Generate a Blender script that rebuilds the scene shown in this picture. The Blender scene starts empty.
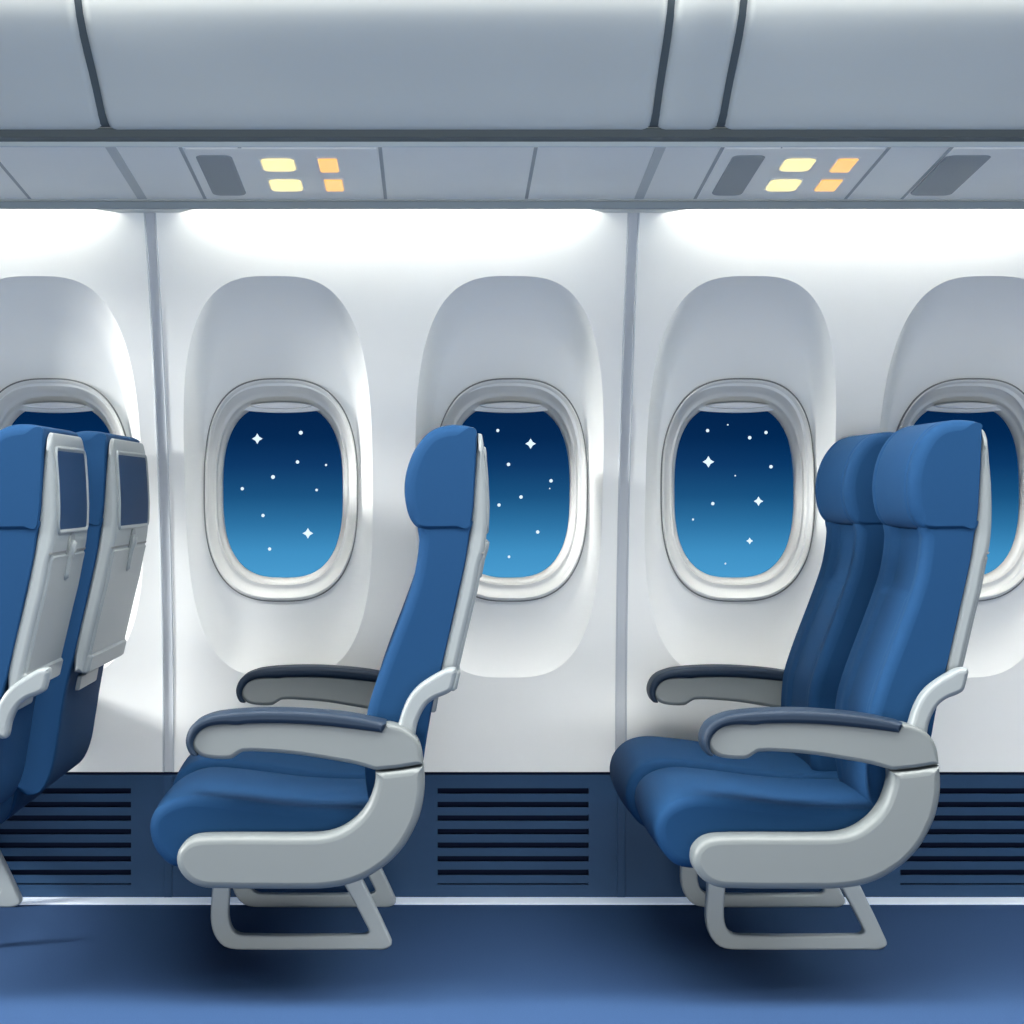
import bpy, bmesh, math
from mathutils import Vector

S = bpy.context.scene
COL = S.collection
# ------------------------------------------------------------------ camera
F = 1880.0                      # focal length in pixels of a 1024 px frame
CX, CY, EYE = 437.0, 491.0, 1.0933
cd = bpy.data.cameras.new('camera'); cam = bpy.data.objects.new('camera', cd); COL.objects.link(cam)
cam.location = (0, 0, EYE); cam.rotation_euler = (math.pi/2, 0, 0)
cd.sensor_width = 36; cd.lens = F/1024*36
cd.shift_x = (512-CX)/1024; cd.shift_y = -(512-CY)/1024
cd.clip_start = .05; cd.clip_end = 2000
S.camera = cam
S.view_settings.view_transform = 'Standard'; S.view_settings.look = 'None'
S.view_settings.gamma = 1; S.view_settings.exposure = 0; S.view_settings.use_curve_mapping = False

def lin(c):
    return tuple(((v/255)/12.92 if v/255 <= .04045 else ((v/255+.055)/1.055)**2.4) for v in c) + (1,)
# ------------------------------------------------------------------ dusk sky beyond the windows
w = bpy.data.worlds.new('night_sky'); S.world = w; w.use_nodes = True
nt = w.node_tree; nt.nodes.clear()
tc = nt.nodes.new('ShaderNodeTexCoord'); sp = nt.nodes.new('ShaderNodeSeparateXYZ')
mr = nt.nodes.new('ShaderNodeMapRange'); cr = nt.nodes.new('ShaderNodeValToRGB')
bg = nt.nodes.new('ShaderNodeBackground'); ow = nt.nodes.new('ShaderNodeOutputWorld')
mr.inputs['From Min'].default_value = -.165; mr.inputs['From Max'].default_value = .275
nt.links.new(tc.outputs['Generated'], sp.inputs[0]); nt.links.new(sp.outputs['Z'], mr.inputs['Value'])
nt.links.new(mr.outputs[0], cr.inputs[0]); nt.links.new(cr.outputs[0], bg.inputs[0]); nt.links.new(bg.outputs[0], ow.inputs[0])
e = cr.color_ramp.elements
def zp(py): return ((CY-py)/F+.165)/.44
e[0].position = .12; e[0].color = lin((0, 6, 18))
e[1].position = 1; e[1].color = lin((0, 3, 10))
for py, c in ((405, (0, 33, 74)), (582, (74, 158, 210)), (552, (62, 144, 196)), (524, (42, 114, 164)), (496, (22, 82, 130)), (465, (8, 56, 104)), (438, (0, 40, 84))):
    n = e.new(zp(py)); n.color = lin(c)
# ------------------------------------------------------------------ lights of the cabin and an added fill
def area(name, loc, rot, sx, sy, power, col=(1, 1, 1)):
    l = bpy.data.lights.new(name, 'AREA'); l.shape = 'RECTANGLE'; l.size = sx; l.size_y = sy
    l.energy = power; l.color = col
    o = bpy.data.objects.new(name, l); COL.objects.link(o); o.location = loc; o.rotation_euler = rot
    return o
R = math.radians
area('aisle_ceiling_light', (.2, 3.28, 2.72), (R(3), 0, 0), 5.6, .8, 270, (1, .99, .96))
area('forward_cabin_light', (-7.6, 2.5, 3.25), (R(8), R(-73), 0), 1.0, 1.2, 950, (1, 1, .98))
area('added_fill_light', (.3, -1.2, .3), (R(98), 0, 0), 5.5, .6, 146, (1, 1, .97))  # unseen fill, added low behind the camera to brighten undersides and bins

# ------------------------------------------------------------------ materials
def mat(name, rgb, rough=.5, spec=.5, noise=0, nscale=200, bump=0, metal=0, coat=0, sheen=0, emit=None, es=0, low=None):
    m = bpy.data.materials.new(name); m.use_nodes = True
    t = m.node_tree; b = t.nodes['Principled BSDF']
    b.inputs['Base Color'].default_value = lin(rgb); b.inputs['Roughness'].default_value = rough
    b.inputs['Specular IOR Level'].default_value = spec; b.inputs['Metallic'].default_value = metal
    b.inputs['Coat Weight'].default_value = coat
    if sheen:
        b.inputs['Sheen Weight'].default_value = sheen; b.inputs['Sheen Roughness'].default_value = .4
    if emit:
        b.inputs['Emission Color'].default_value = lin(emit); b.inputs['Emission Strength'].default_value = es
    if noise or bump:
        g = t.nodes.new('ShaderNodeTexCoord'); n = t.nodes.new('ShaderNodeTexNoise')
        n.inputs['Scale'].default_value = nscale; n.inputs['Detail'].default_value = 3
        t.links.new(g.outputs['Object'], n.inputs['Vector'])
        if noise:
            r = t.nodes.new('ShaderNodeValToRGB'); c = lin(rgb)
            r.color_ramp.elements[0].position = .3; r.color_ramp.elements[1].position = .7
            r.color_ramp.elements[0].color = tuple(v*(1-noise) for v in c[:3])+(1,)
            r.color_ramp.elements[1].color = tuple(min(1, v*(1+noise)) for v in c[:3])+(1,)
            t.links.new(n.outputs['Fac'], r.inputs[0]); t.links.new(r.outputs[0], b.inputs['Base Color'])
        if bump:
            u = t.nodes.new('ShaderNodeBump'); u.inputs['Strength'].default_value = bump; u.inputs['Distance'].default_value = .001
            t.links.new(n.outputs['Fac'], u.inputs['Height']); t.links.new(u.outputs[0], b.inputs['Normal'])
    return m
M = dict(
    wall=mat('white_sidewall', (244, 246, 244), .55, .3, .01, 6),
    seam=mat('seam_grey', (190, 196, 202), .5),
    frame=mat('window_surround', (228, 229, 226), .35, .5),
    blind=mat('blind_plastic', (222, 226, 228), .4),
    white=mat('white_plastic', (250, 250, 250), .25),
    line=mat('gap_grey', (120, 122, 122), .7),
    dado=mat('navy_dado', (30, 64, 98), .6, .3, .03, 20),
    slot=mat('vent_dark', (0, 18, 48), .8, .2),
    strip=mat('floor_trim_glow', (225, 234, 244), .4, emit=(190, 208, 235), es=.28),  # white floor trim; glow added to offset the shade at the wall base
    floor=mat('navy_carpet', (50, 76, 114), .95, .1, .06, 260, .15),
    joint=mat('panel_joint', (200, 205, 203), .6),
    band=mat('rail_grey', (200, 212, 216), .5),
    lip=mat('rail_lip', (138, 150, 157), .5),
    bin=mat('bin_grey', (216, 221, 216), .45, .4, .01, 5),
    bindark=mat('bin_gap', (88, 98, 101), .6),
    psu=mat('service_panel_grey', (248, 249, 243), .5, .3, .01, 5),
    psuline=mat('service_panel_groove', (172, 178, 178), .7),
    vent=mat('speaker_grey', (158, 165, 167), .6, .3, .05, 900, .2),
    fabric=mat('blue_upholstery', (21, 60, 98), .8, .15, .025, 700, .12),
    grey=mat('seat_plastic', (112, 119, 120), .42, .45, .008, 9),
    shell=mat('shell_plastic', (132, 140, 143), .38, .45, .008, 9),
    leg=mat('leg_metal', (164, 174, 178), .45, .4),
    pad=mat('armrest_pad', (28, 45, 64), .55, .3),
    screen=mat('screen_glass', (20, 52, 86), .55, .12),
    yellow=mat('reading_lamp_lens', (255, 236, 170), .4, emit=(255, 234, 165), es=.85),
    orange=mat('call_lamp_lens', (255, 190, 110), .4, emit=(255, 190, 105), es=.85),
    star=mat('star_light', (230, 245, 255), .5, emit=(225, 243, 255), es=1.1),
    led=mat('led_strip', (255, 255, 250), .5, emit=(255, 253, 246), es=32),
)
g = bpy.data.materials.new('window_glass'); g.use_nodes = True; t = g.node_tree; t.nodes.clear()
o_ = t.nodes.new('ShaderNodeOutputMaterial'); mx = t.nodes.new('ShaderNodeMixShader'); tr = t.nodes.new('ShaderNodeBsdfTransparent')
gl = t.nodes.new('ShaderNodeBsdfGlossy'); gl.inputs['Roughness'].default_value = .3; mx.inputs[0].default_value = .0008
t.links.new(tr.outputs[0], mx.inputs[1]); t.links.new(gl.outputs[0], mx.inputs[2]); t.links.new(mx.outputs[0], o_.inputs[0])
M['glass'] = g

# ------------------------------------------------------------------ helpers
def WX(px, Y): return (px-CX)*Y/F
def WZ(py, Y): return EYE-(py-CY)*Y/F
def obj(name, bm, m, parent=None, ang=35):
    bmesh.ops.remove_doubles(bm, verts=bm.verts, dist=1e-5)
    bmesh.ops.recalc_face_normals(bm, faces=bm.faces)
    for ed in bm.edges:
        if len(ed.link_faces) == 2 and ed.calc_face_angle(0) > R(ang): ed.smooth = False
    me = bpy.data.meshes.new(name); bm.to_mesh(me); bm.free()
    me.materials.append(M[m] if isinstance(m, str) else m)
    o = bpy.data.objects.new(name, me); COL.objects.link(o)
    if parent: o.parent = parent
    return o
def empty(name, loc=(0, 0, 0)):
    o = bpy.data.objects.new(name, None); COL.objects.link(o); o.location = loc; o.empty_display_size = .1
    return o
def tag(o, label=None, cat=None, group=None, kind=None):
    for k, v in (('label', label), ('category', cat), ('group', group), ('kind', kind)):
        if v: o[k] = v
    return o
def smooth_closed(pts, n=4, sharp=()):
    """smooth curve through the points, corners listed in sharp stay corners"""
    out = []; N = len(pts); P_ = [Vector(p) for p in pts]
    D = [max(1e-6, (P_[(i+1) % N]-P_[i]).length) for i in range(N)]
    def tan(i):
        a = (P_[i]-P_[i-1])/D[i-1]; b = (P_[(i+1) % N]-P_[i])/D[i]
        return (a*D[i-1]+b*D[i])/(D[i]+D[i-1])
    for i in range(N):
        k2 = (i+1) % N; ch = (P_[k2]-P_[i])/D[i]
        m1 = (ch if i in sharp else tan(i))*D[i]; m2 = (ch if k2 in sharp else tan(k2))*D[i]
        for k in range(n):
            s = k/n; s2 = s*s; s3 = s2*s
            q = P_[i]*(2*s3-3*s2+1)+m1*(s3-2*s2+s)+P_[k2]*(-2*s3+3*s2)+m2*(s3-s2)
            out.append((q.x, q.y))
    return out
def ccw(p):
    a = sum(p[i-1][0]*p[i][1]-p[i][0]*p[i-1][1] for i in range(len(p)))
    return p if a > 0 else p[::-1]
_room = {}
def room(p):
    """radius of the largest circle inside the outline that touches it at each point"""
    key = tuple(p)
    if key in _room: return _room[key]
    N = len(p); nor = []
    for i in range(N):
        e = Vector(p[(i+1) % N])-Vector(p[i-1]); e.normalize(); nor.append((-e.y, e.x))
    out = []
    for i in range(N):
        m_ = 9; ax, az = p[i]; nx, nz = nor[i]
        for j in range(N):
            if j == i: continue
            dx, dz = p[j][0]-ax, p[j][1]-az; q = nx*dx+nz*dz
            if q > 1e-6: m_ = min(m_, (dx*dx+dz*dz)/(2*q))
        out.append(m_)
    _room[key] = out
    return out
def inset(p, dd):
    """move a counter-clockwise outline inwards by dd, less where the shape is thin"""
    out = []; N = len(p); rm = room(p)
    for i in range(N):
        d = min(dd, .8*rm[i])
        a = Vector(p[i-1]); b = Vector(p[i]); c = Vector(p[(i+1) % N])
        e1 = (b-a); e2 = (c-b)
        if e1.length < 1e-7: e1 = e2
        if e2.length < 1e-7: e2 = e1
        e1 = e1.normalized(); e2 = e2.normalized()
        n1 = Vector((-e1.y, e1.x)); n2 = Vector((-e2.y, e2.x)); m = n1+n2
        if m.length < 1e-4: m = n1
        m.normalize(); k = 1/max(.5, m.dot(n1))
        q = b+m*d*k; out.append((q.x, q.y))
    return out
def densify(p, step=.009):
    out = []
    for i in range(len(p)):
        a, b = p[i], p[(i+1) % len(p)]; L = math.hypot(b[0]-a[0], b[1]-a[1])
        if L < 1e-4: continue
        n = max(1, math.ceil(L/step))
        for k in range(n): out.append((a[0]+(b[0]-a[0])*k/n, a[1]+(b[1]-a[1])*k/n))
    return out
def loft(pts, y0, y1, r, seg=5, stations=None, disp=None, bm=None, soft=None):
    """outline (x,z) extruded from y0 to y1 with its rims rounded by r"""
    pts = densify(ccw(pts)); bm = bm or bmesh.new()
    st = []
    for k in range(seg+1):
        a = math.pi/2*k/seg; st.append((y0+r*(1-math.sin(a)), r*(1-math.cos(a))))
    st = [(y0+r*(1-math.cos(math.pi/2*k/seg)), r*(1-math.sin(math.pi/2*k/seg))) for k in range(seg+1)]
    mid = stations or []
    st += [(y, 0) for y in mid if y0+r < y < y1-r]
    st += [(y1-r*(1-math.cos(math.pi/2*k/seg)), r*(1-math.sin(math.pi/2*k/seg))) for k in range(seg, -1, -1)]
    rings = []
    for y, d in st:
        q = inset(pts, d) if d > 1e-6 else pts
        if soft and d > 1e-6: q = [(a[0]+(b[0]-a[0])*soft(*a), a[1]+(b[1]-a[1])*soft(*a)) for a, b in zip(pts, q)]
        ring = []
        for x, z in q:
            if disp: x, z = disp(x, z, y)
            ring.append(bm.verts.new((x, y, z)))
        rings.append(ring)
    N = len(pts)
    for a, b in zip(rings, rings[1:]):
        for i in range(N):
            f = bm.faces.new((a[i], a[(i+1) % N], b[(i+1) % N], b[i])); f.smooth = True
    bm.faces.new(rings[0]); bm.faces.new(rings[-1][::-1])
    return bm
def box(bm, x0, x1, y0, y1, z0, z1):
    v = [bm.verts.new((x, y, z)) for x in (x0, x1) for y in (y0, y1) for z in (z0, z1)]
    for f in ((0, 1, 3, 2), (4, 6, 7, 5), (0, 4, 5, 1), (2, 3, 7, 6), (0, 2, 6, 4), (1, 5, 7, 3)):
        bm.faces.new([v[i] for i in f])
    return bm
def bbox(x0, x1, y0, y1, z0, z1, b=.003, seg=2):
    bm = box(bmesh.new(), x0, x1, y0, y1, z0, z1)
    bmesh.ops.bevel(bm, geom=bm.edges[:], offset=b, segments=seg, affect='EDGES', profile=.6)
    return bm
def sup(a, b, n, N, cx=0, cz=0):
    out = []
    for i in range(N):
        t_ = 2*math.pi*i/N; c = math.cos(t_); s = math.sin(t_)
        out.append((cx+a*math.copysign(abs(c)**(2/n), c), cz+b*math.copysign(abs(s)**(2/n), s)))
    return out
def rings_mesh(rings, closed=True, cap0=False, cap1=False, bm=None):
    bm = bm or bmesh.new(); V = [[bm.verts.new(p) for p in r] for r in rings]; N = len(rings[0])
    for a, b in zip(V, V[1:]):
        for i in range(N if closed else N-1):
            f = bm.faces.new((a[i], a[(i+1) % N], b[(i+1) % N], b[i])); f.smooth = True
    if cap0: bm.faces.new(V[0])
    if cap1: bm.faces.new(V[-1][::-1])
    return bm

# ------------------------------------------------------------------ the side wall
PITCH = 1.2153; SEAM0 = -.7213; Z0, Z1 = .3385, 1.875
def wy(z):
    u = z-.37
    return 5.05-.162*u*abs(u)
RA, RB, RZ, RN = .2475, .524, 1.117, 3.1       # the scooped recess round each window
HA, HB = .192, .278                            # hole under the window surround
def ray(dx, dz, a, b, n, z0):
    """distance along (dx,dz) from the window centre to a superellipse centred at height z0"""
    lo, hi = 0, 3
    for _ in range(40):
        m_ = (lo+hi)/2; v = abs(m_*dx/a)**n+abs((EYE+m_*dz-z0)/b)**n
        if v > 1: hi = m_
        else: lo = m_
    return lo
def yin(z):
    """depth of the floor of the scoop at height z"""
    if z > 1.2: return 5.035-.170*((z-1.2)/.441)**1.08
    return max(5.035, wy(z)+.035)
def scoop(x, z):
    v = (abs(x/RA)**RN+abs((z-RZ)/RB)**RN)**(1/RN)
    if v >= 1: return 0
    fz = min(1, abs(z-RZ)/RB)**2
    t_ = min(1, (1-v)/(.165+.15*fz)); b = 1-(1-t_)**(1.6+1.4*fz)
    return (yin(z)-wy(z))*b
def wall_panel(xa):
    bm = bmesh.new()
    for c in range(2):
        cx = xa+PITCH/4+c*PITCH/2; h = PITCH/4; g0 = .0155 if c == 0 else 0; g1 = .0155 if c == 1 else 0
        B = []; nx, nz = 40, 84
        for i in range(nx): B.append((-h+g0+(2*h-g0-g1)*i/nx, Z0))
        for i in range(nz): B.append((h-g1, Z0+(Z1-Z0)*i/nz))
        for i in range(nx): B.append((h-g1-(2*h-g0-g1)*i/nx, Z1))
        for i in range(nz): B.append((-h+g0, Z1-(Z1-Z0)*i/nz))
        rings = [[] for _ in range(47)]
        for bx, bz in B:
            L = math.hypot(bx, bz-EYE); dx, dz = bx/L, (bz-EYE)/L
            l0 = ray(dx, dz, HA, HB, 2.9, EYE); l1 = ray(dx, dz, RA, RB, RN, RZ)
            for k in range(25):
                l = l0+(l1-l0)*k/24; x, z = l*dx, EYE+l*dz
                rings[k].append((cx+x, wy(z)+scoop(x, z) if k < 24 else wy(z), z))
            for k in range(1, 23):
                l = l1+(L-l1)*k/22; x, z = l*dx, EYE+l*dz
                rings[24+k].append((cx+x, wy(z), z))
        rings_mesh(rings, bm=bm)
    o = obj('wall_back', bm, 'wall', ang=12); tag(o, kind='structure')
    return o
for k in range(-1, 3): wall_panel(SEAM0+k*PITCH)
for n_, k in enumerate(range(-1, 4)):
    x = SEAM0+k*PITCH; zs = [Z0+(Z1-Z0)*i/40 for i in range(41)]
    prof = [(-.0155, .014), (-.0155, -.002), (-.0125, -.003), (-.0105, .002), (.0105, .002), (.0125, -.003), (.0155, -.002), (.0155, .014)]
    bm = rings_mesh([[(x+a, wy(z)+b, z) for z in zs] for a, b in prof], closed=False)
    tag(obj('trim_%d' % (n_+1), bm, 'seam', ang=20), kind='structure')
# ------------------------------------------------------------------ windows
WXS = [SEAM0-PITCH/4, SEAM0+PITCH/4, SEAM0+3*PITCH/4, SEAM0+5*PITCH/4, SEAM0+7*PITCH/4, SEAM0+9*PITCH/4]
def window(n_, x):
    w_ = empty('window_%d' % n_, (x, 5.03, EYE)); tag(w_, kind='structure')
    A, B_ = .2045, .2955
    def lean(z, k=1.0): return (yin(EYE+z)-5.035)*k
    # (inset, depth from the front plane)
    prof = [(.000, .050), (.000, .004), (.0012, -.004), (.004, -.0075), (.0075, -.0065), (.011, -.001), (.018, .010),
            (.026, .019), (.0305, .0205), (.0335, .0185), (.037, .019), (.0385, .026), (.0405, .034), (.0435, .037), (.047, .040), (.052, .054), (.052, .075)]
    def fr(prof): return [[(p[0], d+lean(p[1], max(0, 1-i/.06)), p[1]) for p in sup(A-i*.80, B_-i*1.16, 2.75, 128)] for i, d in prof]
    obj('window_frame', rings_mesh(fr(prof)), 'frame', w_, ang=50)
    # dark joint round the surround
    bm = rings_mesh([[(p[0], d+lean(p[1]), p[1]) for p in sup(A+i, B_+i, 2.75, 128)] for i, d in ((.0022, .060), (.0022, -.0025), (-.002, -.0025))])
    obj('joint', bm, 'line', w_)
    bm = loft(sup(A-.039, B_-.057, 2.75, 96), .060, .066, .001, 1)
    obj('pane', bm, 'glass', w_)
    # the blind pushed up under the surround, its lower edge bowed
    ia, ib = A-.037, B_-.048; zb = .2105
    top = [p for p in sup(ia, ib, 2.75, 160) if p[1] > zb+.008]
    top.sort(key=lambda p: -p[0])
    xr = top[0][0]
    low = [(-xr+2*xr*k/24, zb+.0065*(abs(-1+2*k/24))**2) for k in range(25)]
    bm = loft(top+low, .030, .042, .002, 2)
    bl = obj('blind', bm, 'blind', w_)
    bm = loft(sup(.083, .0085, 1.7, 48, 0, .2285), -.016, .032, .006, 4)
    obj('blind_handle', bm, 'white', bl)
for i, x in enumerate(WXS): window(i+1, x+(0, 0, .007, .007, .012, .0)[i])
# ------------------------------------------------------------------ stars outside
STARS = [  # pixel x, y, size (px), kind, label
 (257.3,438.7,10,1,'four-pointed bright star, upper left in the window left of the middle seat'),
 (307.9,533.3,10,1,'four-pointed star at the lower right of the window left of the middle seat'),
 (300.8,432.7,4.5,0,'round star at the top right of the window left of the middle seat'),
 (297.5,462,4,0,'round star below the top right one in the window left of the middle seat'),
 (326,465,2.6,0,'faint small star near the right edge of the window left of the middle seat'),
 (273,477,4.5,0,'round star near the centre of the window left of the middle seat'),
 (242.3,488.7,3.8,0,'small star by the left edge of the window left of the middle seat'),
 (316.6,490,3,0,'small star right of centre in the window left of the middle seat'),
 (263,515.5,3.8,0,'small star below centre in the window left of the middle seat'),
 (269.6,549,3.8,0,'lowest star in the window left of the middle seat'),
 (497.8,430.5,3.6,0,'small star at the top left of the window behind the middle seat'),
 (530.6,443.7,10,1,'bright four-pointed star in the window behind the middle seat'),
 (508.5,464.4,4,0,'small star left below the four-pointed one, window behind the middle seat'),
 (551,480.8,4,0,'small star nearest the right edge, window behind the middle seat'),
 (549.7,488.5,1.6,0,'tiny faint star just below the rightmost one, window behind the middle seat'),
 (521,497,4,0,'small star at the centre of the window behind the middle seat'),
 (499,505,3.8,0,'small star close to the seat shell, window behind the middle seat'),
 (537.7,532,4,0,'small star in the lower right, window behind the middle seat'),
 (509,556.8,3,0,'lowest faint star in the window behind the middle seat'),
 (707.6,430.6,3.8,0,'small star at the top left of the window beside the right seats'),
 (727.8,424.8,1.8,0,'tiny faint star at the very top of the window beside the right seats'),
 (749.7,437.7,4,0,'lower of the two close stars at the top of the window beside the right seats'),
 (766,432.5,3.8,0,'topmost right small star in the window beside the right seats'),
 (708.4,461.8,11,1,'largest four-pointed star, left in the window beside the right seats'),
 (771,466.7,4,0,'small star near the right edge of the window beside the right seats'),
 (735.2,475.7,1.8,0,'tiny faint star near the middle of the window beside the right seats'),
 (758.5,501.2,9,1,'four-pointed star right of centre in the window beside the right seats'),
 (712.8,503.6,3.8,0,'small star left of centre in the window beside the right seats'),
 (693,519.5,2.4,0,'faint star by the left edge of the window beside the right seats'),
 (749.7,540.9,6.5,1,'small four-pointed star low in the window beside the right seats'),
 (725.4,563.6,2,0,'lowest faint star in the window beside the right seats'),
]
for px, py, s, k, lab in STARS:
    Y = 400.0; r = s/2*Y/F; bm = bmesh.new()
    if k:
        pts = []
        for i in range(8):
            a = i*math.pi/4; q = r*1.05 if i % 2 == 0 else r*.55
            pts.append((q*math.cos(a), q*math.sin(a)))
        f0 = bm.verts.new((0, -r*.35, 0)); f1 = bm.verts.new((0, r*.35, 0))
        vs = [bm.verts.new((a, 0, b)) for a, b in pts]
        for i in range(8):
            bm.faces.new((f0, vs[i], vs[(i+1) % 8])); bm.faces.new((f1, vs[(i+1) % 8], vs[i]))
    else:
        bmesh.ops.create_icosphere(bm, subdivisions=2, radius=r*.88)
    o = obj('star', bm, 'star'); o.location = (WX(px, Y), Y, WZ(py, Y))
    tag(o, lab, 'star', 'stars in the night sky')

# ------------------------------------------------------------------ floor, dado, vents
XL, XR = -1.93, 2.92
bm = bbox(XL, XR, -1.0, 5.07, -.05, 0, .001, 1); tag(obj('floor', bm, 'floor'), kind='structure')
VX = [-1.2265, .0016, 1.2435]; VW = .4055; VZ0, VZ1 = .030, .3115
# dado with openings for the three vents
bm = bmesh.new(); edges = [XL]
for v in VX: edges += [v, v+VW]
edges.append(XR)
for i in range(0, len(edges), 2): box(bm, edges[i], edges[i+1], 5.045, 5.065, 0, Z0-.008)
for v in VX:
    box(bm, v, v+VW, 5.045, 5.065, 0, VZ0); box(bm, v, v+VW, 5.045, 5.065, VZ1, Z0-.008)
tag(obj('baseboard_back', bm, 'dado'), kind='structure')
bm = box(bmesh.new(), XL, XR, 5.056, 5.075, Z0-.008, Z0+.004); tag(obj('trim_7', bm, 'slot'), kind='structure')
for n_, k in enumerate(range(-1, 4)):
    x = SEAM0+k*PITCH
    tag(obj('trim_%d' % (8+n_), bbox(x-.011, x+.011, 5.0405, 5.047, .002, Z0-.010, .002), 'dado'), kind='structure')
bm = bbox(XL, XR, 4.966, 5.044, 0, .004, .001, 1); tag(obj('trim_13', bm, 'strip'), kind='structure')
VL = ['dark blue slatted air vent low on the wall behind the leftmost seats',
      'dark blue slatted air vent in the lower wall between the two seat pairs',
      'dark blue slatted air vent low on the wall behind the right seat pair']
for v, lab in zip(VX, VL):
    bm = bmesh.new(); box(bm, v-.004, v+VW+.004, 5.0655, 5.072, VZ0-.01, VZ1+.008)
    o = empty('air_vent', (0, 0, 0)); tag(o, lab, 'vent', 'air vents in the lower wall')
    obj('backing', bm, 'slot', o)
    bm = bmesh.new(); zt = .2955
    for k in range(8):
        top = zt-k*.0364; h = .0145 if k < 7 else .004
        nxt = zt-(k+1)*.0364 if k < 7 else VZ0
        z1_ = top-h
        # slat between this slot and the next one, its face level with the dado
        q = [bm.verts.new(p) for x in (v, v+VW) for p in ((x, 5.0455, z1_), (x, 5.0455, nxt), (x, 5.060, nxt+.002), (x, 5.060, z1_-.002))]
        for f in ((0, 1, 2, 3), (7, 6, 5, 4), (0, 4, 5, 1), (1, 5, 6, 2), (2, 6, 7, 3), (3, 7, 4, 0)): bm.faces.new([q[i] for i in f])
    box(bm, v, v+VW, 5.0455, 5.060, zt, VZ1)
    obj('slats', bm, 'dado', o)

# ------------------------------------------------------------------ overhead: service panel, cove, bins
YN, YF = 4.152, 4.62; ZN, ZF = 1.8537, 1.808
def pz(y): return ZN+(ZF-ZN)*(y-YN)/(YF-YN)
def pp(x, y, d=0):
    """point on the underside of the service panel, d below it"""
    return (x, y, pz(y)-d)
bm = bmesh.new()
sec = [(YN, ZN+.016), (YN, ZN+.001), (YN+.001, ZN), (YF-.012, ZF), (YF-.010, ZF-.003), (YF-.002, ZF-.022), (YF+.006, ZF-.022), (YF+.010, ZF+.0), (YF+.012, ZF+.075), (4.10, 1.90), (4.10, 1.884), (4.14, 1.874)]
# one run of ceiling panel from end to end
tag(obj('ceiling', rings_mesh([[(x, a, b) for a, b in sec] for x in (XL, XR)], cap0=True, cap1=True), 'psu', ang=10), kind='structure')
bm = bbox(XL, XR, YF-.016, YF-.0105, ZF-.0035, ZF+.002, .0005, 1); tag(obj('trim_14', bm, 'psuline'), kind='structure')
bm = bbox(XL, XR, 4.094, 4.149, 1.8635, 1.884, .001, 1); tag(obj('trim_15', bm, 'bindark'), kind='structure')
# the roof of the cove, closing the gap to the wall
bm = box(bmesh.new(), XL, XR, YF+.008, 4.75, 1.868, 1.88); tag(obj('ceiling', bm, 'wall'), kind='structure')
tag(obj('trim_15', bbox(XL, XR, YF-.0135, YF-.001, ZF-.0228, ZF-.0045, .001, 1), 'lip'), kind='structure')
# joints between sections
def groove(x, w_, ya=YN+.004, yb=YF-.016, m='psuline', d=.0012):
    bm = bmesh.new(); q = []
    for y in (ya, yb):
        for xx in (x-w_/2, x+w_/2): q.append(bm.verts.new(pp(xx, y, d)))
        for xx in (x+w_/2, x-w_/2): q.append(bm.verts.new(pp(xx, y, -.002)))
    for f in ((0, 1, 2, 3), (7, 6, 5, 4), (0, 4, 5, 1), (1, 5, 6, 2), (2, 6, 7, 3), (3, 7, 4, 0)): bm.faces.new([q[i] for i in f])
    return bm
tn = 16
for k in range(-1, 4):
    tag(obj('trim_%d' % tn, groove(SEAM0+k*PITCH, .023, YN-.002, YF-.012, 'psuline', .0016), 'joint'), kind='structure'); tn += 1
for x in (-.5677, -.437, -.126, .2187, .6316, 1.0, 1.138, SEAM0-PITCH+.94, SEAM0-PITCH+.59, SEAM0+PITCH*2+.1376, SEAM0+PITCH*2+.506):
    tag(obj('trim_%d' % tn, groove(x, .008), 'psuline'), kind='structure'); tn += 1
tag(obj('trim_%d' % tn, groove(.762, .003), 'psuline'), kind='structure'); tn += 1
def lozenge(x0, x1, y0, y1, r, d0, d1, n=6):
    """rounded plate fixed under the service panel"""
    def ring(ins, d):
        out = []
        for cx, cy, a0 in ((x1-r, y1-r, 0), (x0+r, y1-r, 90), (x0+r, y0+r, 180), (x1-r, y0+r, 270)):
            for i in range(n+1):
                a = R(a0+90*i/n); rr = r-ins
                out.append(pp(cx+rr*math.cos(a), cy+rr*math.sin(a), d))
        return out
    b_ = min(.002, r*.4)
    return rings_mesh([ring(0, d0), ring(0, d1-b_), ring(b_, d1)], cap0=True, cap1=True)
def Yp(py):
    # depth at which the panel shows at picture height py
    a = (ZF-ZN)/(YF-YN)
    return (EYE-ZN+a*YN)/( (py-CY)/F + a) if True else 0
def Yat(py):
    lo, hi = YN, YF
    for _ in range(40):
        m_ = (lo+hi)/2
        if CY-(pz(m_)-EYE)*F/m_ < py: lo = m_
        else: hi = m_
    return lo
def unit(name, label, vent, lamps, box_):
    u = empty(name, (0, 0, 0)); tag(u, label, 'overhead panel', 'overhead service units')
    x0, x1 = box_
    obj('unit_plate', lozenge(x0, x1, YN+.008, YF-.020, .008, -.002, .0022), 'psu', u)
    (a, b, c, d) = vent
    obj('speaker_grille', lozenge(a, b, Yat(c), Yat(d), .022, .0015, .0045), 'vent', u)
    for (a, b, c, d, mm, nm, r) in lamps:
        s_ = obj(nm, lozenge(a-.004, b+.004, Yat(c)-.012, Yat(d)+.012, r+.004, .001, .0035), 'psu', u)
        obj('lens', lozenge(a, b, Yat(c), Yat(d), r, .002, .0065), mm, s_)
def xr(pxa, pxb, py):
    Y = Yat(py); return WX(pxa, Y), WX(pxb, Y)
def lamp(pxa, pxb, pya, pyb, mm, nm, r):
    a, b = xr(pxa, pxb, (pya+pyb)/2); return (a, b, pya, pyb, mm, nm, r)
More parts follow.
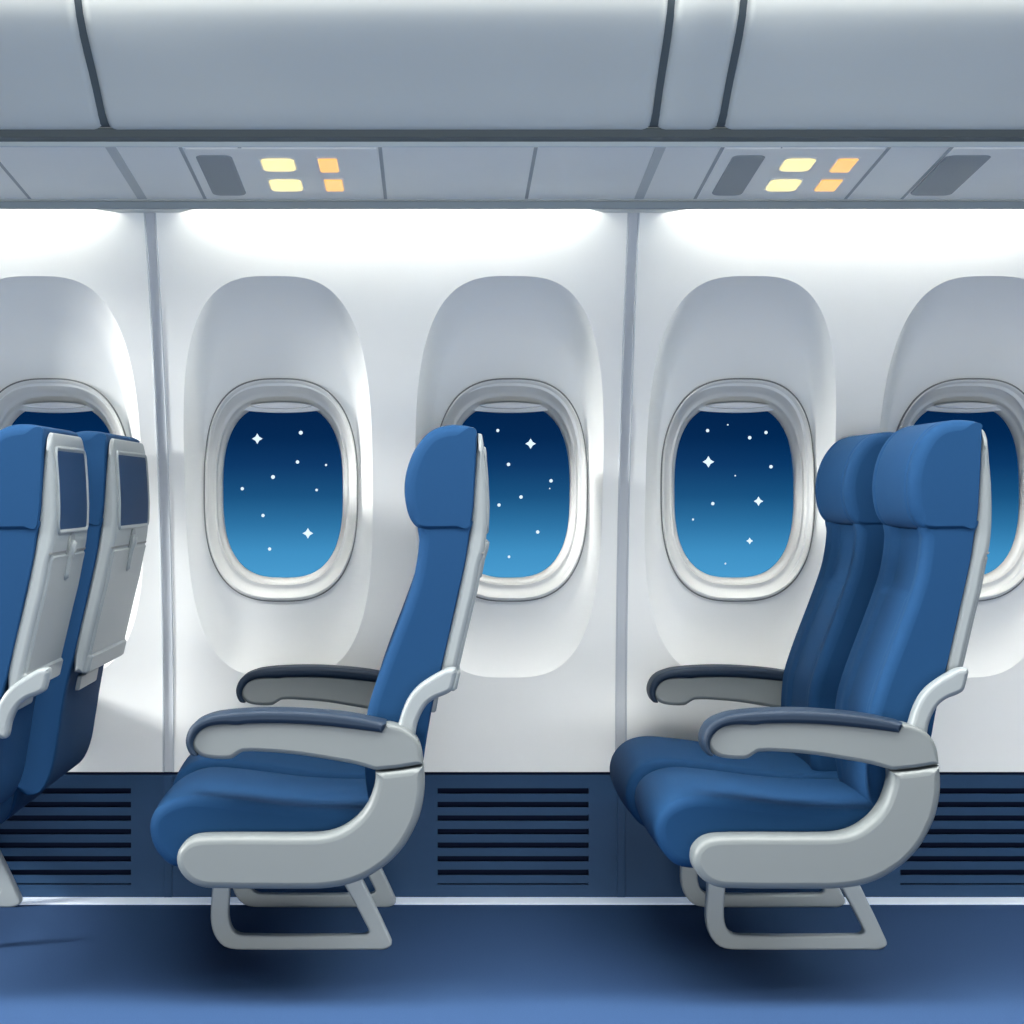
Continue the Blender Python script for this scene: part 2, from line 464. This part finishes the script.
va = xr(204, 239, 174)
unit('overhead_service_unit', 'grey overhead panel with lit lamps above the window left of the middle seat', (va[0], va[1], 154, 194),
     [lamp(262, 295, 157, 169, 'yellow', 'reading_lamp', .018), lamp(270, 302, 178, 189, 'yellow', 'reading_lamp', .018),
      lamp(319, 338, 157, 170, 'orange', 'call_lamp', .006), lamp(325, 343, 178, 189, 'orange', 'call_lamp', .006)], (-.5617, -.132))
va = xr(722, 754, 174)
unit('overhead_service_unit', 'grey overhead panel with lit lamps above the window beside the right seats', (va[0], va[1], 154, 194),
     [lamp(782, 813, 157, 169, 'yellow', 'reading_lamp', .018), lamp(768, 799, 178, 189, 'yellow', 'reading_lamp', .018),
      lamp(834, 854, 157, 170, 'orange', 'call_lamp', .006), lamp(818, 839, 178, 189, 'orange', 'call_lamp', .006)], (.6376, .994))
va = xr(928, 972, 174)
sg = empty('overhead_speaker', (0, 0, 0)); tag(sg, 'grey rounded overhead speaker panel above the rightmost window', 'speaker')
obj('unit_plate', lozenge(1.144, 1.42, YN+.008, YF-.020, .008, -.002, .0022), 'psu', sg)
obj('speaker_grille', lozenge(va[0], va[1], Yat(154), Yat(194), .022, .0015, .0045), 'vent', sg)
# cove lamps between the wall joints, and the brackets at the joints
LL = ['hidden white strip lamp lighting the wall above the leftmost window',
      'hidden white strip lamp lighting the wall above the two middle windows',
      'hidden white strip lamp lighting the wall above the right seats', 'hidden white strip lamp beyond the right seats']
for n_, k in enumerate(range(-1, 3)):
    x0 = SEAM0+k*PITCH+.125; x1 = SEAM0+(k+1)*PITCH-.125
    c = empty('cove_lamp', ((x0+x1)/2, 4.66, 1.85)); tag(c, LL[n_], 'lamp')
    obj('housing', bbox(x0-c.location.x, x1-c.location.x, -.022, .022, .0, .018, .003), 'white', c)
    obj('diffuser', bbox(x0-c.location.x+.004, x1-c.location.x-.004, -.016, .018, -.010, .0, .003), 'led', c)
for k in range(-1, 4):
    x = SEAM0+k*PITCH
    bm = bmesh.new()
    # wedge-shaped joint bracket bridging the cove from the lip back to the wall
    lo = [(x-.118, YF+.004), (x+.118, YF+.004), (x+.075, 4.722), (x-.075, 4.722)]
    v0 = [bm.verts.new((a, b, 1.7855 if b < 4.7 else 1.792)) for a, b in lo]; v1 = [bm.verts.new((a, b, 1.868)) for a, b in lo]
    bm.faces.new(v0); bm.faces.new(v1[::-1])
    for i in range(4): bm.faces.new((v0[i], v0[(i+1) % 4], v1[(i+1) % 4], v1[i]))
    tag(obj('trim_%d' % tn, bm, 'bin'), kind='structure'); tn += 1
# luggage bins: a bulging section swept along the cabin
BS = [(4.092, 1.884), (4.082, 1.8855), (4.062, 1.889), (4.036, 1.9005), (4.008, 1.919), (3.977, 1.9416), (3.915, 1.962), (3.846, 1.985), (3.80, 2.012), (3.755, 2.05), (3.72, 2.10), (3.70, 2.16), (3.70, 2.25)]
tag(obj('trim_%d' % tn, bbox(XL, XR, YN-.006, YN+.001, ZN-.001, 1.8755, .001, 1), 'band'), kind='structure'); tn += 1
BS = [(4.092, 1.884), (4.080, 1.8850), (4.066, 1.8885), (4.036, 1.9010), (4.004, 1.921), (3.968, 1.944), (3.922, 1.970), (3.872, 1.996), (3.826, 2.022), (3.786, 2.052), (3.755, 2.09), (3.735, 2.14), (3.73, 2.25)]
def bin_(x0, x1, name, label, r=.012):
    n = len(BS)
    rings = []
    for k, (ins, xo) in enumerate([(.020, 0), (.0115, .0018), (.0055, .0055), (.0018, .0115), (0, .020)]):
        rings.append((x0+xo, ins))
    for k, (ins, xo) in enumerate([(0, .020), (.0018, .0115), (.0055, .0055), (.0115, .0018), (.020, 0)]):
        rings.append((x1-xo, ins))
    # outline (y,z) closed at the back
    out = [(a, b-.004) for a, b in BS]+[(4.2, 2.25), (4.2, 1.91), (4.10, 1.893)]
    o2 = ccw(out); bm = bmesh.new()
    R_ = [[(x, a, b) for a, b in inset(o2, ins)] for x, ins in rings]
    rings_mesh(R_, cap0=True, cap1=True, bm=bm)
    return tag(obj(name, bm, 'bin', ang=40), label, 'luggage bin', 'overhead luggage bins')
G_ = .011
bin_(XL, SEAM0-G_/2, 'luggage_bin', 'grey overhead luggage bin at the left edge, above the leftmost seats')
bin_(SEAM0+G_/2, .4710-G_/2, 'luggage_bin', 'long grey overhead luggage bin above the middle seat pair')
bin_(.4710+G_/2, .6165-G_/2, 'bin_filler', 'narrow grey filler panel between the two long overhead bins')
bin_(.6165+G_/2, 1.83, 'luggage_bin', 'grey overhead luggage bin above the right seat pair')
bm = bmesh.new()
o2 = ccw([(a+.010, b+.002) for a, b in BS]+[(4.19, 2.24), (4.19, 1.915), (4.104, 1.9)])
rings_mesh([[(x, a, b) for a, b in o2] for x in (XL, XR)], cap0=True, cap1=True, bm=bm)
tag(obj('trim_%d' % tn, bm, 'bindark'), kind='structure'); tn += 1

# ------------------------------------------------------------------ seats
YA = 3.93                       # near face of the near arm
def P(lst, Y): return [(WX(a, Y), WZ(b, Y)) for a, b in lst]
ARM = P([(382,729),(386,724.5),(396,726),(404,729),(412,734.5),(418,742),(421.5,752),(423,764.5),(400,768.5),(376,771),(355,765),(333,761),(298,755.5),(263,752.5),(243,752.5),(237,755.5),(230,759.5),(210,759),(199,756),(192.5,749),(191,742),(195,732),(203,726),(216,723),(240,721.5),(281,721),(316,722.5),(351,725.5)], YA)
PADP = P([(187.6,751),(185.4,743),(186.5,735),(190.5,727),(197,721),(206,717),(217,714),(245,711.3),(281,710.6),(316,712.3),(351,716),(386,723),(385,728),(382,733),(351,729),(316,725.5),(281,723.8),(248,724.2),(238,725.5),(226,725),(212,726),(203,729.5),(196.5,735.5),(193.5,743),(194,750),(197,756),(191,755.5)], YA)
CFR = P([(375.3,772.3),(400,769.8),(423.3,766),(424.6,780),(424,796),(419.5,817),(413,832),(405,846),(395,858),(385,867),(365,879.5),(345,886.5),(325,889.5),(309,890.3),(210,889.5),(197,887),(186.5,881),(178.5,871),(176,861.5),(178,851),(185,843),(194,838.7),(205,837.3),(245,836.8),(310,836.8),(328,835),(343,829.5),(357,819),(367,806),(373,791),(375.3,780)], YA)
SUP = P([(441,671),(447,668.3),(455.5,667.6),(457,672),(454,684),(451.5,690.5),(445,694.5),(436,698),(427.5,704),(421.5,713),(417.5,723),(413,738),(396,733),(399,722),(403,709),(408.5,697.5),(416,688),(426,680)], 3.98)
CUSH = P([(406,818),(392,812),(361.5,811.6),(323,811),(281,808),(245.5,803.5),(210,799.5),(190,798.5),(173,801.5),(160,808),(151,818),(148,831),(151,846),(158,858),(168,867),(182,871),(210,872),(300,872),(372,872),(392,862),(404,844)], 3.99)
YB = 4.02
BACK = P([(419,524),(419,540),(417,560),(412,584),(398,624),(379,674),(368,708),(365,730),(364,760),(368,800),(376,818),(388,826),(404,822),(416,800),(423,764),(428,732),(434.5,697.5),(442,669.6),(458,599),(466.5,560),(470,535),(472,520)], YB)
HEAD = P([(477,431),(476.5,460),(475,490),(472.6,518),(468,528.5),(455,530),(425,530),(416.5,527),(409.5,517.5),(405.5,503),(404.3,488),(406,473),(411,457),(418.5,443.5),(430,431.5),(445,425.5),(462,425),(474,427.5)], YB)
SHO = [(478.5,432.5),(482.5,434),(484.5,452),(486.5,480),(487.6,505),(487,530),(484.5,551),(480.7,562),(475,592),(469,616),(460,654.5),(454,680),(451.5,691)]
SHI = [(440,690),(441,667),(456.5,600),(465.5,558),(471,525),(474.5,482),(476.5,450)]
SHELL = P(SHO+SHI, YB); SHO_M = P(SHO, YB)
def curve_x(tab, z):
    t2 = sorted(tab, key=lambda p: p[1])
    if z <= t2[0][1]: a, b = t2[0], t2[1]
    elif z >= t2[-1][1]: a, b = t2[-2], t2[-1]
    else:
        for a, b in zip(t2, t2[1:]):
            if a[1] <= z <= b[1]: break
    return a[0]+(b[0]-a[0])*(z-a[1])/(b[1]-a[1])
BKB = P([(424,764),(428,732),(434.5,697.5),(442,669.6),(458,599)], YB)
def sm(a, b, v):
    t_ = max(0, min(1, (v-a)/(b-a))); return t_*t_*(3-2*t_)
def back_patch(y0, y1, z0, z1, r, o0, o1, tab, inner=None, bev=.003, n=6, taper=0):
    """plate with rounded corners that follows the slope of the seat back"""
    m_ = max(2, int((z1-z0)/.012))
    def ring(ins, off):
        out = []; rr = max(r-ins, .001); ya, yb, za, zb_ = y0+ins, y1-ins, z0+ins, z1-ins
        def add(yy, zz):
            if taper: yc = (y0+y1)/2; yy = yc+(yy-yc)*(1-taper*(zz-z0)/(z1-z0))
            out.append((curve_x(tab, zz)+off, yy, zz))
        def arc(cy, cz, a0):
            for i in range(n+1):
                a = R(a0+90*i/n); add(cy+rr*math.cos(a), cz+rr*math.sin(a))
        arc(yb-rr, za+rr, 270)
        for k in range(1, m_): add(yb, za+rr+(zb_-za-2*rr)*k/m_)
        arc(yb-rr, zb_-rr, 0)
        arc(ya+rr, zb_-rr, 90)
        for k in range(1, m_): add(ya, zb_-rr-(zb_-za-2*rr)*k/m_)
        arc(ya+rr, za+rr, 180)
        return out
    if inner is not None:                     # a frame: raised rim sloping in to the opening
        return rings_mesh([ring(0, o0), ring(0, o1-bev), ring(bev, o1), ring(inner*.45, o1), ring(inner, o0+.0005), ring(inner, o0-.004)])
    bm = rings_mesh([ring(0, o0), ring(0, o1-bev), ring(bev, o1)])
    top = [bm.verts.new(p) for p in ring(bev, o1)]; N = len(top)
    for i in range(N//2-1):                   # cap of level strips, so that it bends with the shell
        q = (top[i], top[i+1], top[N-2-i], top[N-1-i])
        if len({tuple(round(c, 6) for c in v.co) for v in q}) == 4:
            f = bm.faces.new(q); f.smooth = True
    return bm

def shaped_back(y0, y1):
    yc = (y0+y1)/2; hw = (y1-y0)/2
    pts = smooth_closed(BACK, 5)
    st = [y0+(y1-y0)*i/48 for i in range(49)]
    zt = .862
    def disp(x, z, y):
        # front side only
        front = curve_x(FRONT, z)
        if x < front+.035 and .40 < z < 1.03:
            k = 1-sm(.0, .035, x-front)
            s = abs(y-yc)/hw
            up = sm(zt-.004, zt+.010, z)
            nar = .60-.12*sm(zt, 1.0, -z+2*zt) if z > zt else .60
            d = .017*up*(1-sm(.52, .68, s))
            lo = (1-up)*(.008*(1-sm(.46, .62, s))*sm(.42, .5, z))
            # crest between the bolsters
            x = x+k*(d+lo+.004*(1-sm(.7, .86, s)))
        return x, z
    return loft(pts, y0, y1, .022, 5, st, disp, soft=lambda x, z: 1-.8*sm(.012, .07, x-curve_x(FRONT, z)))
FRONT = P([(419,524),(419,540),(417,560),(412,584),(398,624),(379,674),(368,708),(365,730),(364,760)], YB)
def shaped_head(y0, y1):
    pts = smooth_closed(HEAD, 5); st = [y0+(y1-y0)*i/60 for i in range(61)]
    def disp(x, z, y):
        d = min(abs(y-(y0+.047)), abs(y-(y1-.047)))
        gv = .006*math.exp(-(d/.0045)**2)
        cxm, czm = .0, 1.13
        dx, dz = x-.03, z-1.12
        if x < .045:
            L = math.hypot(dx, dz); x -= dx/L*gv; z -= dz/L*gv
        return x, z
    return loft(pts, y0, y1, .024, 5, st, disp, soft=lambda x, z: (1-.8*sm(WX(455, YB), WX(471, YB), x))*(1-.6*(1-sm(WZ(529, YB), WZ(519, YB), z))))

def seat_pair(name, label, ox, backs=(0, 0), legs=0, frame=0, spans=((4.02, 4.40), (4.50, 4.89)), tall=0):
    """two joined seats facing -x; ox the row's place along the cabin"""
    t = empty(name, (ox, 4.46, 0)); tag(t, label, 'airplane seat', 'double airplane seats in rows')
    def ob(n_, bm, m, par=t, dx=0, ang=35):
        for v in bm.verts:
            v.co.x += dx; v.co.y -= 4.46
            if tall and v.co.y < 0: v.co.z += tall*sm(1.05, 1.2, v.co.z)
        return obj(n_, bm, m, par, ang)
    # side frames with arms, near and far
    arm = smooth_closed(ARM, 3, (0, 7, 9)); pad = smooth_closed(PADP, 3, (11, 13)); cf = smooth_closed(CFR, 3, (0, 2))
    for y0 in (3.93, 4.915):
        y1 = y0+.075
        ob('side_frame', loft(cf, y0, y1, .016, 5), 'grey', dx=frame)
        a = ob('armrest', loft(arm, y0+.003, y1-.003, .009, 4), 'grey', dx=frame)
        pb = ob('armrest_pad', loft(pad, y0-.004, y1+.004, .010, 4), 'pad', a, dx=frame)
        pb['label'] = 'dark blue-grey padded top of the armrest'
    for y0 in (3.965,):
        s = smooth_closed(SUP, 4, (3,)); ob('back_support', loft(s, y0, y0+.04, .010, 4), 'shell', dx=max(backs))
    # cushions
    cu = smooth_closed(CUSH, 4)
    for (y0, y1), d in zip(((4.006, 4.455), (4.461, 4.905)), backs):
        st = [y0+(y1-y0)*i/24 for i in range(25)]; yc = (y0+y1)/2
        def crown(x, z, y):
            s = abs(y-yc)/((y1-y0)/2); k = max(0, 1-s*s)
            z += .010*k*sm(.34, .44, z)
            if y0 > 4.3: z += .016*sm(.38, .46, z); x -= .018*(1-sm(-.56, -.40, x))
            return x-(.006*k if x < -.55 else 0), z
        ob('seat_cushion', loft(cu, y0, y1, .020, 6, st, crown), 'fabric', dx=frame+(.05 if frame else 0))
    # backs
    for (y0, y1), d in zip(spans, backs):
        b = ob('backrest', shaped_back(y0, y1), 'fabric', dx=d)
        ob('headrest', shaped_head(y0-.004, y1-.01), 'fabric', b, dx=d)
        sh = smooth_closed(SHELL, 4, (0, 12, 13, 19))
        def round_top(x, z, y):
            e = min(y-y0, y1-y); rr = .05
            if e < rr: z -= (rr-math.sqrt(max(0, rr*rr-(rr-e)**2)))*sm(1.10, 1.20, z)
            return x, z
        s_ = ob('back_shell', loft(sh, y0+.002, y1-.002, .011, 4, [y0+.012+.0035*k for k in range(14)]+[y1-.012-.0035*k for k in range(13, -1, -1)], round_top), 'shell', b, dx=d)
        s_['label'] = 'light grey plastic shell on the back of the seat'
        # dark joint above the folded table
        ob('joint', back_patch(y0+.004, y1-.004, .958, .963, .001, -.012, .0006, SHO_M, bev=.0003), 'line', b, dx=d)
        ob('screen_bezel', back_patch(y0+.028, y1-.022, 1.000, 1.190, .024, 0, .005, SHO_M, inner=.012), 'shell', b, dx=d)
        ob('screen', back_patch(y0+.037, y1-.031, 1.009, 1.181, .016, -.001, .0015, SHO_M, bev=.0005), 'screen', b, dx=d)
        ob('tray_table', back_patch(y0+.012, y1-.012, .700, .955, .010, -.004, .0055, SHO_M, bev=.004), 'shell', b, dx=d)
        ob('tray_edge', back_patch(y0+.006, y1-.006, .664, .708, .008, -.006, .011, SHO_M, bev=.005), 'shell', b, dx=d)
        yc = (y0+y1)/2
        ob('latch_recess', back_patch(yc-.035, yc+.035, .935, 1.000, .025, -.001, .0035, SHO_M, bev=.001), 'grey', b, dx=d)
        ob('tray_latch', back_patch(yc-.016, yc+.016, .895, .985, .0155, .002, .014, SHO_M, bev=.006), 'shell', b, dx=d)
        ob('pocket_clip', back_patch(yc-.13, yc+.10, .612, .648, .006, -.006, .010, BKB, bev=.003), 'shell', b, dx=d)
    # feet: a loop of flat bar under each side, both on the floor
    for Y in (4.478, 4.935):
        k = 4.478
        LO = P([(212,872),(212,889),(210.3,918),(213.8,935),(224,947.2),(242,950.3),(372,950.3),(384,950),(391.5,945.5),(389.5,938),(363,882.6),(352,861),(330,861),(345.7,888),(368.3,930),(368,934),(363,936),(243,936),(233,931.5),(228.5,918),(229.7,889),(229.7,872)], k)
        dz = -min(z for x, z in LO)
        LO = [(x, z+dz) for x, z in LO]
        pts = smooth_closed(LO, 3, (0, 11, 12, 21))
        ob('leg', loft(pts, Y, Y+.035, .005, 3), 'leg', dx=legs+(frame if Y else 0))
    # cross beams that carry the cushions
    bm = bmesh.new()
    for x, z in ((-.455, .285), (-.20, .285)):
        rings_mesh([[(x+.022*math.cos(2*math.pi*i/20), y, z+.022*math.sin(2*math.pi*i/20)) for i in range(20)] for y in (3.99, 4.93)], cap0=True, cap1=True, bm=bm)
    ob('cross_beam', bm, 'leg', dx=frame)
    return t
seat_pair('airplane_seat', 'pair of blue airplane seats seen from behind at the left edge, grey backs with screens', -.86, (-.055, 0), legs=0, frame=-.125, spans=((3.97, 4.36), (4.41, 4.915)))
seat_pair('airplane_seat', 'pair of blue airplane seats seen in profile in the middle, in front of a window', 0, (0, 0), legs=0)
seat_pair('airplane_seat', 'pair of blue airplane seats at the right showing both headrests and cushions from the front', 1.081, (0, -.034), legs=.10, tall=.011)
